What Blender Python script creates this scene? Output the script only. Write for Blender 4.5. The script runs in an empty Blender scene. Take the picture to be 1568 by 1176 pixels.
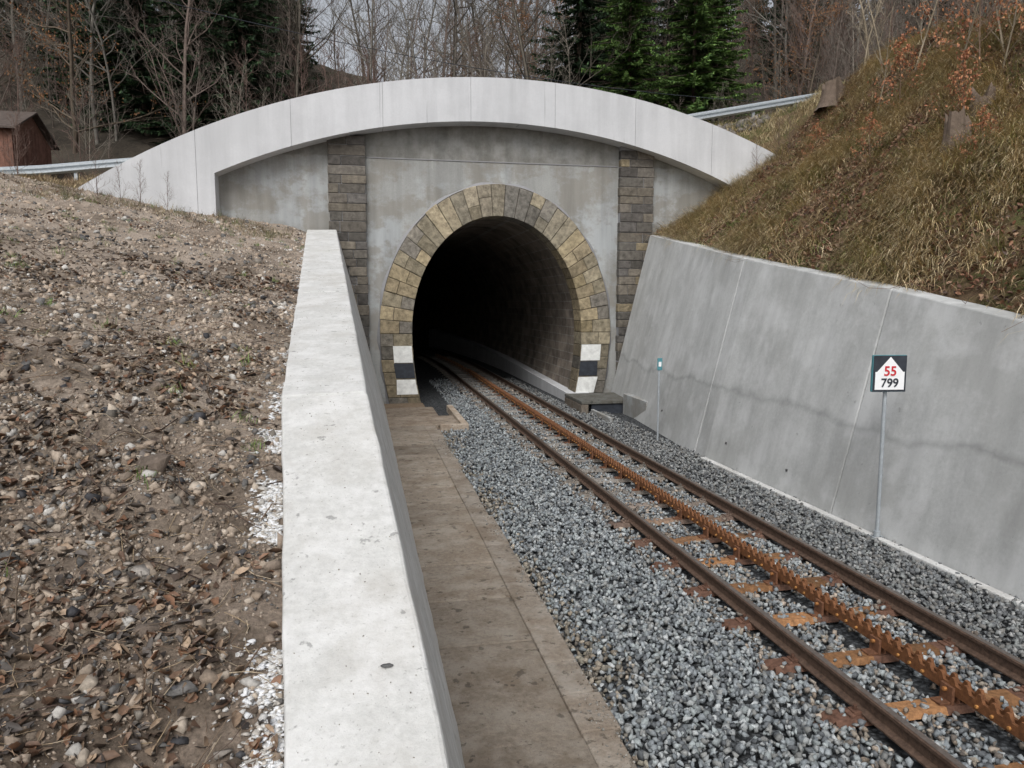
import bpy, math, random
import numpy as np
from mathutils import Vector, Matrix
import bmesh
random.seed(7); rng=np.random.default_rng(11)
scene=bpy.context.scene
COL=scene.collection
# ------------------------------------------------------------ helpers
def link(o,parent=None):
    COL.objects.link(o)
    if parent is not None: o.parent=parent
    return o
def empty(name,loc=(0,0,0)):
    e=bpy.data.objects.new(name,None); e.location=loc; e.empty_display_size=.2
    COL.objects.link(e); return e
def npmesh(name,V,F,col=None,smooth=False):
    V=np.asarray(V,dtype=np.float32); F=np.asarray(F,dtype=np.int32)
    me=bpy.data.meshes.new(name); k=F.shape[1]
    me.vertices.add(len(V)); me.vertices.foreach_set('co',V.ravel())
    me.loops.add(F.size); me.loops.foreach_set('vertex_index',F.ravel())
    me.polygons.add(len(F)); me.polygons.foreach_set('loop_start',np.arange(0,F.size,k,dtype=np.int32))
    me.update(calc_edges=True)
    if smooth: me.polygons.foreach_set('use_smooth',np.ones(len(F),dtype=bool))
    if col is not None:
        a=me.color_attributes.new('col','FLOAT_COLOR','POINT')
        c=np.ones((len(V),4),dtype=np.float32); c[:,:3]=col
        a.data.foreach_set('color',c.ravel())
    me.validate()
    return me
def obj(name,me,mat=None,parent=None):
    o=bpy.data.objects.new(name,me)
    if mat: me.materials.append(mat)
    return link(o,parent)
class MB:
    def __init__(s): s.V=[];s.F=[];s.C=[]
    def poly(s,pts,faces,col=(1,1,1)):
        n=len(s.V); s.V+= [tuple(p) for p in pts]; s.C+=[tuple(col)+(1,)]*len(pts)
        s.F+=[tuple(i+n for i in f) for f in faces]
    def box(s,x0,x1,y0,y1,z0,z1,col=(1,1,1)):
        s.poly([(x0,y0,z0),(x1,y0,z0),(x1,y1,z0),(x0,y1,z0),(x0,y0,z1),(x1,y0,z1),(x1,y1,z1),(x0,y1,z1)],
          [(0,3,2,1),(4,5,6,7),(0,1,5,4),(1,2,6,5),(2,3,7,6),(3,0,4,7)],col)
    def prism_y(s,pts,y0,y1,col=(1,1,1)):
        n=len(pts)
        s.poly([(x,y0,z) for x,z in pts]+[(x,y1,z) for x,z in pts],
          [tuple(range(n)),tuple(range(2*n-1,n-1,-1))]+[(i,i+n,(i+1)%n+n,(i+1)%n) for i in range(n)],col)
    def cyl(s,p0,p1,r0,r1,n=10,col=(1,1,1)):
        p0=Vector(p0);p1=Vector(p1);d=(p1-p0).normalized();a=d.orthogonal().normalized();b=d.cross(a)
        P=[]
        for p,r in((p0,r0),(p1,r1)):
            for i in range(n):
                t=2*math.pi*i/n; P.append(p+a*math.cos(t)*r+b*math.sin(t)*r)
        s.poly(P,[(i,(i+1)%n,(i+1)%n+n,i+n) for i in range(n)]+[tuple(range(n-1,-1,-1)),tuple(range(n,2*n))],col)
    def make(s,name,mat,parent=None,bevel=0,smooth=False):
        me=bpy.data.meshes.new(name); me.from_pydata(s.V,[],s.F); me.update()
        a=me.color_attributes.new('col','FLOAT_COLOR','POINT')
        a.data.foreach_set('color',np.array(s.C,dtype=np.float32).ravel())
        bm=bmesh.new();bm.from_mesh(me);bmesh.ops.recalc_face_normals(bm,faces=bm.faces);bm.to_mesh(me);bm.free()
        if smooth: me.polygons.foreach_set('use_smooth',np.ones(len(me.polygons),dtype=bool))
        o=obj(name,me,mat,parent)
        if bevel:
            m=o.modifiers.new('bev','BEVEL'); m.width=bevel; m.segments=2; m.limit_method='ANGLE'; m.angle_limit=math.radians(50)
        return o
# ------------------------------------------------------------ materials
def newmat(name):
    m=bpy.data.materials.new(name); m.use_nodes=True
    nt=m.node_tree; nt.nodes.clear()
    out=nt.nodes.new('ShaderNodeOutputMaterial'); b=nt.nodes.new('ShaderNodeBsdfPrincipled')
    nt.links.new(b.outputs[0],out.inputs[0]); b.inputs['Specular IOR Level'].default_value=.25
    return m,nt,b
def noise(nt,scale,detail=6,rough=.6,vec=None,dist=0):
    n=nt.nodes.new('ShaderNodeTexNoise'); n.inputs['Scale'].default_value=scale; n.inputs['Detail'].default_value=detail
    n.inputs['Roughness'].default_value=rough; n.inputs['Distortion'].default_value=dist
    if vec is not None: nt.links.new(vec,n.inputs['Vector'])
    return n.outputs[0]
def ramp(nt,inp,stops):
    r=nt.nodes.new('ShaderNodeValToRGB'); nt.links.new(inp,r.inputs[0]); e=r.color_ramp.elements
    while len(e)<len(stops): e.new(.5)
    for el,(p,c) in zip(e,stops):
        el.position=p; el.color=tuple(c[:3])+(1,) if isinstance(c,tuple) else (c,c,c,1)
    return r.outputs[0]
def mix(nt,a,b,fac,mode='MIX'):
    m=nt.nodes.new('ShaderNodeMix'); m.data_type='RGBA'; m.blend_type=mode
    for v,i in((fac,0),(a,6),(b,7)):
        if isinstance(v,(int,float)): m.inputs[i].default_value=v
        elif isinstance(v,tuple): m.inputs[i].default_value=v[:3]+(1,)
        else: nt.links.new(v,m.inputs[i])
    return m.outputs[2]
def math_(nt,op,a,b=None):
    m=nt.nodes.new('ShaderNodeMath'); m.operation=op
    for v,i in((a,0),(b,1)):
        if v is None: continue
        if isinstance(v,(int,float)): m.inputs[i].default_value=v
        else: nt.links.new(v,m.inputs[i])
    return m.outputs[0]
def coords(nt,scale=None,off=None):
    t=nt.nodes.new('ShaderNodeTexCoord'); o=t.outputs['Object']
    if scale or off:
        mp=nt.nodes.new('ShaderNodeMapping')
        if scale: mp.inputs['Scale'].default_value=scale
        if off: mp.inputs['Location'].default_value=off
        nt.links.new(o,mp.inputs[0]); o=mp.outputs[0]
    return o
def sep(nt,i):
    s=nt.nodes.new('ShaderNodeSeparateXYZ'); nt.links.new(coords(nt),s.inputs[0]); return s.outputs[i]
def bump(nt,b,h,strength=.4,dist=.02):
    n=nt.nodes.new('ShaderNodeBump'); n.inputs['Strength'].default_value=strength; n.inputs['Distance'].default_value=dist
    nt.links.new(h,n.inputs['Height']); nt.links.new(n.outputs[0],b.inputs['Normal'])
def concrete(name,c0,c1,patch=None,pscale=.6,streak=.25,usecol=False,rough=.85,bs=.3,speck=.5,pth=(.47,.62),pamt=.6,lift=None,top=None,drip=0,cracks=0,fine=(.88,1.06),cth=.68):
    m,nt,b=newmat(name); v=coords(nt)
    base=ramp(nt,noise(nt,.9,9,.7,v),[(.3,c0),(.7,c1)])
    base=mix(nt,base,ramp(nt,noise(nt,22,6,.7,v),[(.3,fine[0]),(.7,fine[1])]),1.0,'MULTIPLY')
    if patch:
        for i,pc in enumerate(patch):
            k=ramp(nt,noise(nt,pscale*(1+i*1.3),9,.66,coords(nt,(1,1,1.2),(i*7.3,i*3.1,i*5.7))),[(pth[0],0.0),(pth[1],1.0)])
            base=mix(nt,base,pc,mix(nt,(0,0,0),k,pamt))
    if lift is not None:
        z=math_(nt,'ADD',sep(nt,2),math_(nt,'MULTIPLY',noise(nt,.6,5,.6,v),.9))
        zz=math_(nt,'SUBTRACT',z,lift+.45)
        base=mix(nt,base,ramp(nt,math_(nt,'ADD',zz,.5),[(.49,.93),(.515,1.0)]),1.0,'MULTIPLY')
        base=mix(nt,base,ramp(nt,math_(nt,'ADD',zz,.5),[(.42,1.0),(.50,.80),(.515,.82),(.58,1.0)]),1.0,'MULTIPLY')
    if top is not None:
        z=math_(nt,'ADD',sep(nt,2),math_(nt,'MULTIPLY',noise(nt,3,5,.6,v),.15))
        k=ramp(nt,math_(nt,'SUBTRACT',z,top-.43),[(.48,0.0),(.53,1.0)])
        t=mix(nt,base,ramp(nt,noise(nt,2.5,8,.7,v),[(.35,(.15,.145,.13)),(.65,(.31,.31,.295))]),.8)
        base=mix(nt,base,t,k)
    if streak:
        base=mix(nt,base,ramp(nt,noise(nt,3.0,5,.6,coords(nt,(1,1,.07))),[(.35,1-streak),(.6,1.0)]),.8,'MULTIPLY')
    if drip:
        base=mix(nt,base,ramp(nt,noise(nt,2.2,4,.6,coords(nt,(2.5,1,.10))),[(.30,1-drip),(.36,1.0)]),1.0,'MULTIPLY')
    if speck:
        base=mix(nt,base,ramp(nt,noise(nt,60,3,.5,v),[(.28,.55),(.36,1.0)]),speck,'MULTIPLY')
    if cracks:
        base=mix(nt,base,ramp(nt,noise(nt,9,4,.55,v),[(cth,1.0),(cth+.03,1-cracks)]),1.0,'MULTIPLY')
    if usecol:
        a=nt.nodes.new('ShaderNodeVertexColor'); a.layer_name='col'
        base=mix(nt,base,a.outputs[0],1.0,'MULTIPLY')
    nt.links.new(base,b.inputs['Base Color']); b.inputs['Roughness'].default_value=rough
    bump(nt,b,mix(nt,noise(nt,40,8,.7,v),noise(nt,4,6,.6,v),.4),bs,.03)
    return m
def colmat(name,rough=.8,nscale=30,lo=.6,hi=1.2,bs=0,bscale=20,spec=.25):
    m,nt,b=newmat(name); v=coords(nt)
    a=nt.nodes.new('ShaderNodeVertexColor'); a.layer_name='col'
    n=ramp(nt,noise(nt,nscale,7,.7,v),[(.3,lo),(.7,hi)])
    c=mix(nt,a.outputs[0],n,1.0,'MULTIPLY')
    nt.links.new(c,b.inputs['Base Color']); b.inputs['Roughness'].default_value=rough
    b.inputs['Specular IOR Level'].default_value=spec
    if bs: bump(nt,b,noise(nt,bscale,8,.7,v),bs,.03)
    return m
def plain(name,c,rough=.6,metal=0,var=.15,nscale=15):
    m,nt,b=newmat(name)
    n=ramp(nt,noise(nt,nscale,6,.7,coords(nt)),[(.3,tuple(x*(1-var) for x in c)),(.7,tuple(min(1,x*(1+var)) for x in c))])
    nt.links.new(n,b.inputs['Base Color']); b.inputs['Roughness'].default_value=rough; b.inputs['Metallic'].default_value=metal
    return m
M_band=concrete('band_concrete',(.55,.56,.58),(.63,.64,.66),patch=[(.50,.51,.525)],pscale=.35,pamt=.6,streak=.14,bs=.05,speck=0,drip=.35,fine=(.95,1.03))
M_face=concrete('render_concrete',(.31,.315,.305),(.39,.395,.385),patch=[(.44,.465,.48),(.27,.255,.225)],pscale=.42,streak=.28,bs=.5,top=6.95,pth=(.48,.56),pamt=.7,speck=.3)
M_wallR=concrete('wall_concrete',(.46,.47,.465),(.55,.56,.555),patch=[(.41,.415,.405),(.60,.61,.61)],pscale=.5,streak=.22,bs=.2,lift=1.35,speck=.3,pamt=.65,pth=(.48,.60),cracks=.25,cth=.70)
M_wallL=concrete('wall_concrete_light',(.52,.52,.505),(.62,.62,.605),patch=[(.46,.445,.415),(.70,.70,.695)],pscale=1.3,streak=0,bs=.35,cracks=.4,speck=.6,pamt=.6,fine=(.84,1.07),cth=.66)
M_slab=concrete('slab_concrete',(.25,.21,.17),(.35,.305,.255),patch=[(.19,.145,.105),(.39,.355,.31)],pscale=1.6,streak=0,usecol=True,bs=.9,cracks=.45,speck=1.0,fine=(.68,1.2),cth=.62)
M_stone=colmat('stone_blocks',.9,7,.40,1.35,.9,14)
M_ballast=colmat('ballast_stone',.75,60,.7,1.25,.3,60)
M_leaf=colmat('dry_leaves',.6,40,.6,1.3,spec=.4)
M_rust=colmat('rusty_steel',.7,25,.45,1.35,.3,60)
M_bark=colmat('bark',.95,6,.6,1.3,.6,18)
M_needle=colmat('needles',.7,3,.6,1.4)
M_galv=plain('galvanised_steel',(.46,.50,.53),.45,.5,.15)
M_white=plain('white_paint',(.70,.71,.69),.7,0,.2,6)
M_black=plain('black_paint',(.035,.04,.05),.6,0,.3,8)
M_core=plain('joint_filler',(.27,.27,.28),.9,0,.1,8)
M_joint=plain('dark_mortar',(.09,.08,.065),.9,0,.3,8)
def groundmat(name,cols,scale=1.2,bs=.8,fine=45,ydark=None):
    m,nt,b=newmat(name); v=coords(nt)
    n=noise(nt,scale,10,.72,v,.3)
    k=len(cols); base=ramp(nt,n,[(.32+.36*i/(k-1),c) for i,c in enumerate(cols)])
    base=mix(nt,base,ramp(nt,noise(nt,fine,8,.75,v),[(.3,.45),(.7,1.35)]),1.0,'MULTIPLY')
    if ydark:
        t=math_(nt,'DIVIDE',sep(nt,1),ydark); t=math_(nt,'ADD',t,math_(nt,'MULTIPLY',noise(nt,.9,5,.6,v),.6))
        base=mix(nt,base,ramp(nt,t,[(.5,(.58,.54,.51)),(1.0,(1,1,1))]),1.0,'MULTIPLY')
    nt.links.new(base,b.inputs['Base Color']); b.inputs['Roughness'].default_value=.95
    bump(nt,b,mix(nt,noise(nt,fine,8,.8,v),noise(nt,6,6,.6,v),.5),bs,.06)
    return m
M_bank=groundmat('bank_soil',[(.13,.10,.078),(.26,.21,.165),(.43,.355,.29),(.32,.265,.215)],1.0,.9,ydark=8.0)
M_hill=groundmat('hill_soil',[(.055,.034,.022),(.12,.078,.045),(.17,.12,.065),(.085,.09,.03),(.20,.15,.08)],1.4,1.0)
M_forest=groundmat('forest_floor',[(.025,.022,.016),(.052,.043,.033),(.07,.058,.044),(.035,.042,.024)],.5,1.0,fine=8)
M_road=groundmat('asphalt',[(.045,.045,.047),(.06,.06,.06)],2,.3)
m,nt,b=newmat('gravel_bed'); v=coords(nt)
vo=nt.nodes.new('ShaderNodeTexVoronoi'); vo.inputs['Scale'].default_value=24; nt.links.new(v,vo.inputs['Vector'])
hs=nt.nodes.new('ShaderNodeRGBToBW'); nt.links.new(vo.outputs['Color'],hs.inputs[0])
c=ramp(nt,hs.outputs[0],[(.1,(.035,.037,.04)),(.9,(.15,.16,.17))])
d=ramp(nt,vo.outputs['Distance'],[(.2,1.0),(.7,.3)])
nt.links.new(mix(nt,c,d,1.0,'MULTIPLY'),b.inputs['Base Color']); b.inputs['Roughness'].default_value=.9
bump(nt,b,d,.8,.03); M_gravel=m
m,nt,b=newmat('tunnel_masonry'); v=coords(nt)
tc=nt.nodes.new('ShaderNodeSeparateXYZ'); nt.links.new(v,tc.inputs[0])
cb=nt.nodes.new('ShaderNodeCombineXYZ'); nt.links.new(tc.outputs[1],cb.inputs[0]); nt.links.new(tc.outputs[2],cb.inputs[1])
br=nt.nodes.new('ShaderNodeTexBrick'); br.inputs['Scale'].default_value=1.0; br.inputs['Brick Width'].default_value=.6; br.inputs['Row Height'].default_value=.27; br.inputs['Mortar Size'].default_value=.014
br.inputs['Color1'].default_value=(.19,.16,.135,1); br.inputs['Color2'].default_value=(.28,.24,.20,1); br.inputs['Mortar'].default_value=(.30,.28,.25,1)
nt.links.new(cb.outputs[0],br.inputs[0])
c=mix(nt,br.outputs[0],ramp(nt,noise(nt,1.5,8,.7,v),[(.3,.35),(.7,1.3)]),1.0,'MULTIPLY')
nt.links.new(c,b.inputs['Base Color']); b.inputs['Roughness'].default_value=.85
bump(nt,b,mix(nt,br.outputs[1],noise(nt,12,8,.7,v),.6),.6,.04); M_tunnel=m
# ------------------------------------------------------------ site functions
I=np.interp
def zwL(Y): return I(Y,[-8,-3,0,2.58,3.11,5.69,7.8,11.7,21.3],[.1,.15,.4,1.26,1.46,2.31,2.67,3.31,4.95])
def WL(Y): return I(Y,[3,21],[.6,.78])
def xLr(Y): return .6-.245*zwL(Y)
def xLl(Y): return xLr(Y)-WL(Y)
def bxR(Y): return I(Y,[13,20.9],[6.42,7.2])
def zwR(Y): return I(Y,[-8,3,6.85,9.3,19.4,21.5],[.8,2.2,2.78,3.2,4.7,5.0])
def xR(Y): return bxR(Y)+.245*zwR(Y)
def nz(X,Y,s=1.0,seed=0):
    X=X*s+seed*3.7;Y=Y*s-seed*2.3
    return (np.sin(X*1.3+1.7*np.sin(Y*.9))+np.sin(Y*1.7+1.3*np.sin(X*1.1+2))+.5*np.sin(X*3.1+Y*2.3)+.5*np.sin(X*2.1-Y*3.7+1)+.3*np.sin(X*6.3+Y*1.1)*np.sin(Y*5.9))/3
def H_left(X,Y):
    s=np.maximum(0,xLl(Y)-X)
    near=np.clip(s/.4,0,1)
    return zwL(Y)-.09+.17*np.minimum(s,22)+near*(.09*nz(X,Y,.9)+.045*nz(X,Y,4,2)+.022*nz(X,Y,11,4))
def H_right(X,Y):
    xb=xR(Y)+.33; s=np.maximum(0,X-xb); sl=I(Y,[10,21],[.84,.58]); L=I(Y,[10,21],[6.3,7.2])
    cr=np.minimum(s,L)+np.where(s>L,(1-np.exp(-(s-L)/3))*1.0,0)
    near=np.clip(s/.6,0,1); q=np.clip((s-3.9)/2.6,0,1); q=q*q*(3-2*q)
    return zwR(Y)-.05+sl*cr+q*I(Y,[12,18],[0,1.15])+near*(.24*nz(X,Y,1.1,3)+.12*nz(X,Y,3.6,5)+.035*nz(X,Y,9,6))
def zr(X): return I(X,[-60,-10,-8,12,18,22,60],[2.3,6.55,6.8,9.15,10.35,11.3,19])
def arcT(X): return 9.12-20.3+np.sqrt(np.maximum(20.3**2-(X-4.15)**2,0))
def arcB(X): return 7.93-17.8+np.sqrt(np.maximum(17.8**2-(X-3.78)**2,0))
XC=-3.66
def H_back(X,Y):
    st=np.where(X<-6,H_left(X,np.full_like(X,21.9)),np.where(X>12.3,H_right(X,np.full_like(X,21.9)),np.minimum(zr(X)-.7,arcT(X)-.6)))
    t=np.clip((Y-21.9)/4.3,0,1); t=t*t*(3-2*t)
    base=st*(1-t)+(zr(X)-.06)*t
    sl=I(X,[-40,-10,5,20,60],[.58,.50,.34,.34,.38])
    r=np.maximum(Y-32.5,0); r=np.where(r<40,r,40+(r-40)*.1)
    k=np.clip(r/3,0,1)
    return base+sl*r+.8*k*nz(X,Y,.25,1)+.15*nz(X,Y,1.2,4)*np.clip((np.abs(Y-29.5)-3)/1.5,0,1)
def H(X,Y):
    X=np.asarray(X,float);Y=np.asarray(Y,float)
    return np.where(Y>21.9,H_back(X,Y),np.where(X<3,H_left(X,Y),H_right(X,Y)))
def grid(name,XX,YY,ZZ,mat,parent=None):
    n,m_=XX.shape; V=np.stack([XX,YY,ZZ],-1).reshape(-1,3)
    i=np.arange(n*m_).reshape(n,m_)
    F=np.stack([i[:-1,:-1],i[1:,:-1],i[1:,1:],i[:-1,1:]],-1).reshape(-1,4)
    return obj(name,npmesh(name,V,F,smooth=True),mat,parent)
ys=np.concatenate([np.linspace(-8,1,10),np.linspace(1.1,10,170),np.linspace(10.1,21.9,110)])
ss=np.concatenate([[-.2],np.linspace(0,6,100),np.linspace(6.2,12,30),np.geomspace(12.5,250,25)])
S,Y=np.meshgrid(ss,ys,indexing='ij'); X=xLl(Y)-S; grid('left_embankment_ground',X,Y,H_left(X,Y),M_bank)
ss=np.concatenate([[-.1],np.linspace(0,9,110),np.geomspace(9.2,250,30)])
S,Y=np.meshgrid(ss,ys[::-1],indexing='ij'); X=xR(Y)+.33+S; grid('right_hillside_ground',X,Y,H_right(X,Y),M_hill)
xs=np.concatenate([np.linspace(-250,-30,20),np.linspace(-29,50,200),np.linspace(52,260,30)])
ys2=np.concatenate([np.linspace(21.9,33,45),np.linspace(33.5,80,60),np.geomspace(82,400,20)])
X,Y=np.meshgrid(xs,ys2,indexing='ij'); Z=H_back(X,Y)
o=grid('wooded_hill_ground',X,Y,Z,M_forest); o.data.materials.append(M_hill)
n=len(o.data.polygons); cy=np.empty(n*3,dtype=np.float32); o.data.polygons.foreach_get('center',cy); cy=cy.reshape(-1,3)
o.data.polygons.foreach_set('material_index',((cy[:,1]<27.2)).astype(np.int32))
X,Y=np.meshgrid(np.linspace(.2,8.6,30),np.linspace(-8,21.6,60),indexing='ij'); grid('gravel_bed_ground',X,Y,np.full_like(X,-.05),M_gravel)
X,Y=np.meshgrid(np.linspace(-300,300,4),np.linspace(-300,-7.9,4),indexing='ij'); grid('ground',X,Y,np.full_like(X,-.08),M_bank)
xs=np.linspace(-60,60,120); X,Y=np.meshgrid(xs,np.array([27.35,29.5,32.0]),indexing='ij'); grid('road',X,Y,zr(X)+.03,M_road)
# ------------------------------------------------------------ retaining walls
def rwall(name,secs,fn,mat,jit=0,gap=.006):
    mb=MB()
    for a,b in secs:
        yy=np.linspace(a+gap,b-gap,max(2,int((b-a)/.25)+1)); P=[];Fc=[]
        prof=[fn(y) for y in yy]; n=len(prof[0])
        for y,pr in zip(yy,prof):
            for x,z in pr: P.append((x+random.gauss(0,jit),y,z+random.gauss(0,jit)*.7))
        for i in range(len(yy)-1):
            for j in range(n): Fc.append((i*n+j,i*n+(j+1)%n,(i+1)*n+(j+1)%n,(i+1)*n+j))
        Fc+= [tuple(range(n)),tuple(range((len(yy)-1)*n,len(yy)*n))[::-1]]
        mb.poly(P,Fc)
    return mb.make(name,mat,bevel=.02)
rwall('left_retaining_wall',[(-6,2.0),(2.0,5.69),(5.69,10.6),(10.6,15.8),(15.8,21.2)],
  lambda y:[(.6+.05,-.2),(float(xLr(y)),float(zwL(y))),(float(xLl(y)),float(zwL(y))-.02),(float(xLl(y)),-.2)],M_wallL,.0035)
rwall('right_retaining_wall',[(-6,3.6),(3.6,9.05),(9.05,13.5),(13.5,20.9)],
  lambda y:[(float(bxR(y))-.05,-.2),(float(xR(y))+.4,-.2),(float(xR(y))+.36,float(zwR(y))),(float(xR(y)),float(zwR(y)))],M_wallR,.002,.009)
mb=MB()
for a,b in[(-6,3.6),(3.6,9.05),(9.05,12.9)]:
    mb.box(6.29,6.40,a+.01,b-.01,-.1,.03)
mb.make('wall_footing',M_wallL,bevel=.015)
mb=MB()
for y,z in[(5.6,.35),(10.3,.35),(12.3,.4),(16.0,.45)]:
    x=float(bxR(y))+.245*z; mb.cyl((x-.02,y,z),(x+.05,y,z+.01),.022,.022,10,(.1,.1,.1))
mb.make('drain_pipes',M_rust)
# ------------------------------------------------------------ tunnel portal
portal=empty('tunnel_portal')
mb=MB(); edges=[e for e in np.arange(-8.9,12.6,2.4) if e<12.0]+[12.75]
for a,b in zip(edges[:-1],edges[1:]):
    brk=[a]+([XC] if a<XC<b else [])+[b]
    xx=[]
    for p,q in zip(brk[:-1],brk[1:]): xx+=list(np.linspace(p,q,7))[:-1]
    xx.append(b); xx=np.array(xx); xx[0]+=.005; xx[-1]-=.005
    for k in range(len(xx)-1):
        x0,x1=xx[k],xx[k+1]
        w_=(x0+x1)/2<XC
        l0=3.6 if w_ else float(arcB(x0)); l1=3.6 if w_ else float(arcB(x1))
        t0,t1=float(arcT(x0)),float(arcT(x1))
        P=[(x0,20.92,l0),(x1,20.92,l1),(x1,20.92,t1),(x0,20.92,t0),(x0,22.4,l0),(x1,22.4,l1),(x1,22.4,t1),(x0,22.4,t0)]
        Fc=[(0,1,2,3),(7,6,5,4),(3,2,6,7),(0,4,5,1)]
        if k==0: Fc.append((0,3,7,4))
        if k==len(xx)-2 or abs(x1-XC)<1e-4: Fc.append((1,5,6,2))
        mb.poly(P,Fc)
band=mb.make('arched_parapet',M_band,portal)
bm=bmesh.new();bm.from_mesh(band.data);bmesh.ops.remove_doubles(bm,verts=bm.verts,dist=.0005);bmesh.ops.recalc_face_normals(bm,faces=bm.faces);bm.to_mesh(band.data);bm.free()
mo=band.modifiers.new('b','BEVEL');mo.width=.018;mo.segments=2;mo.limit_method='ANGLE';mo.angle_limit=math.radians(40)
mb=MB(); xx=np.linspace(-8.8,12.7,60)
for x0,x1 in zip(xx[:-1],xx[1:]):
    l0,l1=[3.7 if (x0+x1)/2<XC-.2 else float(arcB(x))+.03 for x in(x0,x1)]
    mb.poly([(x0,20.935,l0),(x1,20.935,l1),(x1,20.935,float(arcT(x1))-.02),(x0,20.935,float(arcT(x0))-.02)],[(0,1,2,3)])
    mb.poly([(x0,20.935,float(arcT(x0))-.02),(x1,20.935,float(arcT(x1))-.02),(x1,22.3,float(arcT(x1))-.02),(x0,22.3,float(arcT(x0))-.02)],[(0,1,2,3)])
mb.make('parapet_core',M_core,portal)
CX=3.95; Z0=2.1
def curve(a,h,n=60):
    pts=[]
    for z in np.linspace(-.15,Z0,18)[:-1]: pts.append((CX-(a-.26*((Z0-z)/2.2)**2),z))
    for t in np.linspace(math.pi,0,n): pts.append((CX+a*math.cos(t),Z0+h*math.sin(t)))
    for z in np.linspace(Z0,-.15,18)[1:]: pts.append((CX+(a-.26*((Z0-z)/2.2)**2),z))
    return np.array(pts)
IN=curve(2.52,3.32); OUT=curve(3.43,4.22)
def at(C,t): return np.array([np.interp(t,TT,C[:,0]),np.interp(t,TT,C[:,1])])
MID=(IN+OUT)/2; dd=np.r_[0,np.cumsum(np.linalg.norm(np.diff(MID,axis=0),axis=1))]; TT=dd/dd[-1]; LEN=dd[-1]
def outer_hit(p):
    c=np.array([CX,2.3]); d=np.array(p)-c; d=d/np.linalg.norm(d); best=1e9
    for (ax,val) in((0,-4.3),(0,12.3),(1,-.3)):
        if abs(d[ax])>1e-6:
            t=(val-c[ax])/d[ax]
            if t>0: best=min(best,t)
    o=c-np.array([4,-9.9]); B=o@d; Cc=o@o-18.3**2; t=-B+math.sqrt(B*B-Cc)
    return c+d*min(best,t)
mb=MB()
ringm=IN*.25+OUT*.75
for i in range(len(ringm)-1):
    a,b=ringm[i],ringm[i+1]; A,B=outer_hit(a),outer_hit(b)
    mb.poly([(a[0],21.5,a[1]),(b[0],21.5,b[1]),(B[0],21.5,B[1]),(A[0],21.5,A[1])],[(0,1,2,3)])
mb.poly([(-4.3,21.504,-.3),(CX-3.1,21.504,-.3),(CX-3.1,21.504,1),(-4.3,21.504,1)],[(0,1,2,3)])
mb.poly([(CX+3.1,21.504,-.3),(12.5,21.504,-.3),(12.5,21.504,1),(CX+3.1,21.504,1)],[(0,1,2,3)])
mb.make('portal_facing',M_face,portal)
mb=MB(); mb.box(.23,7.58,21.480,21.499,6.93,6.96); mb.make('facing_joint',M_core,portal,bevel=.005)
mb=MB()
for i in range(len(OUT)-1):
    c0=np.array([CX,2.3])
    def off(p,k): d=(p-c0)/np.linalg.norm(p-c0); return p+d*k
    w0=.06+.03*math.sin(i*.9); w1=.06+.03*math.sin((i+1)*.9)
    a,b=off(OUT[i],-.03),off(OUT[i+1],-.03); A,B=off(OUT[i],w0),off(OUT[i+1],w1)
    mb.poly([(a[0],21.41,a[1]),(b[0],21.41,b[1]),(B[0],21.499,B[1]),(A[0],21.499,A[1])],[(0,1,2,3)])
mb.make('grout_fillet',M_core,portal)
mb=MB(); N=41
sand=[(.39,.32,.21),(.45,.37,.24),(.34,.295,.21),(.27,.245,.205),(.41,.335,.205),(.23,.21,.18)]
def wedge(t0,t1,f0,f1,y0,col):
    ts=np.linspace(t0,t1,4); P=[]
    for t in ts: p=at(IN,t)*(1-f0)+at(OUT,t)*f0; P.append(tuple(p))
    Q=[]
    for t in ts: p=at(IN,t)*(1-f1)+at(OUT,t)*f1; Q.append(tuple(p))
    mb.prism_y(P+Q[::-1],y0,22.15,col)
for i in range(N):
    g=.008/LEN; t0=i/N+g; t1=(i+1)/N-g
    frac=abs(i/N-.5)
    grey=np.clip(1-frac/.2,0,1)
    def cc(dk=1):
        c=np.array(random.choice(sand))*random.uniform(.74,1.08)*dk; gg=c.mean()*np.array([1.04,1,.91])*.88
        c=c*(1-.6*grey)+gg*.6*grey
        if i<5 or i>N-6: c=c*.6+np.array([.03,.028,.024])
        return tuple(c)
    ylo=21.37+random.uniform(0,.025)
    if frac>.17 or random.random()<.3:
        f=.40+.2*(i%2)
        wedge(t0,t1,0,f-.007,ylo,cc(.82)); wedge(t0,t1,f+.007,1.0+random.uniform(-.03,.02),ylo+random.uniform(0,.02),cc())
    else: wedge(t0,t1,0,1.0+random.uniform(-.05,.02),ylo,cc(.95))
mb.make('arch_ring',M_stone,portal,bevel=.014)
mb=MB()
for i in range(len(IN)-1):
    p=[IN[i]*.98+OUT[i]*.02,IN[i+1]*.98+OUT[i+1]*.02,OUT[i+1],OUT[i]]
    mb.poly([(q[0],21.415,q[1]) for q in p],[(0,1,2,3)])
    a=IN[i]*.97+OUT[i]*.03;b=IN[i+1]*.97+OUT[i+1]*.03
    mb.poly([(a[0],21.415,a[1]),(b[0],21.415,b[1]),(b[0],22.2,b[1]),(a[0],22.2,a[1])],[(0,1,2,3)])
mb.make('ring_mortar',M_joint,portal)
def inx(z,side,a=2.52):
    off=a-(.26*((Z0-z)/2.2)**2 if z<Z0 else 0); return CX+side*off
mbw=MB();mbk=MB()
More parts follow.
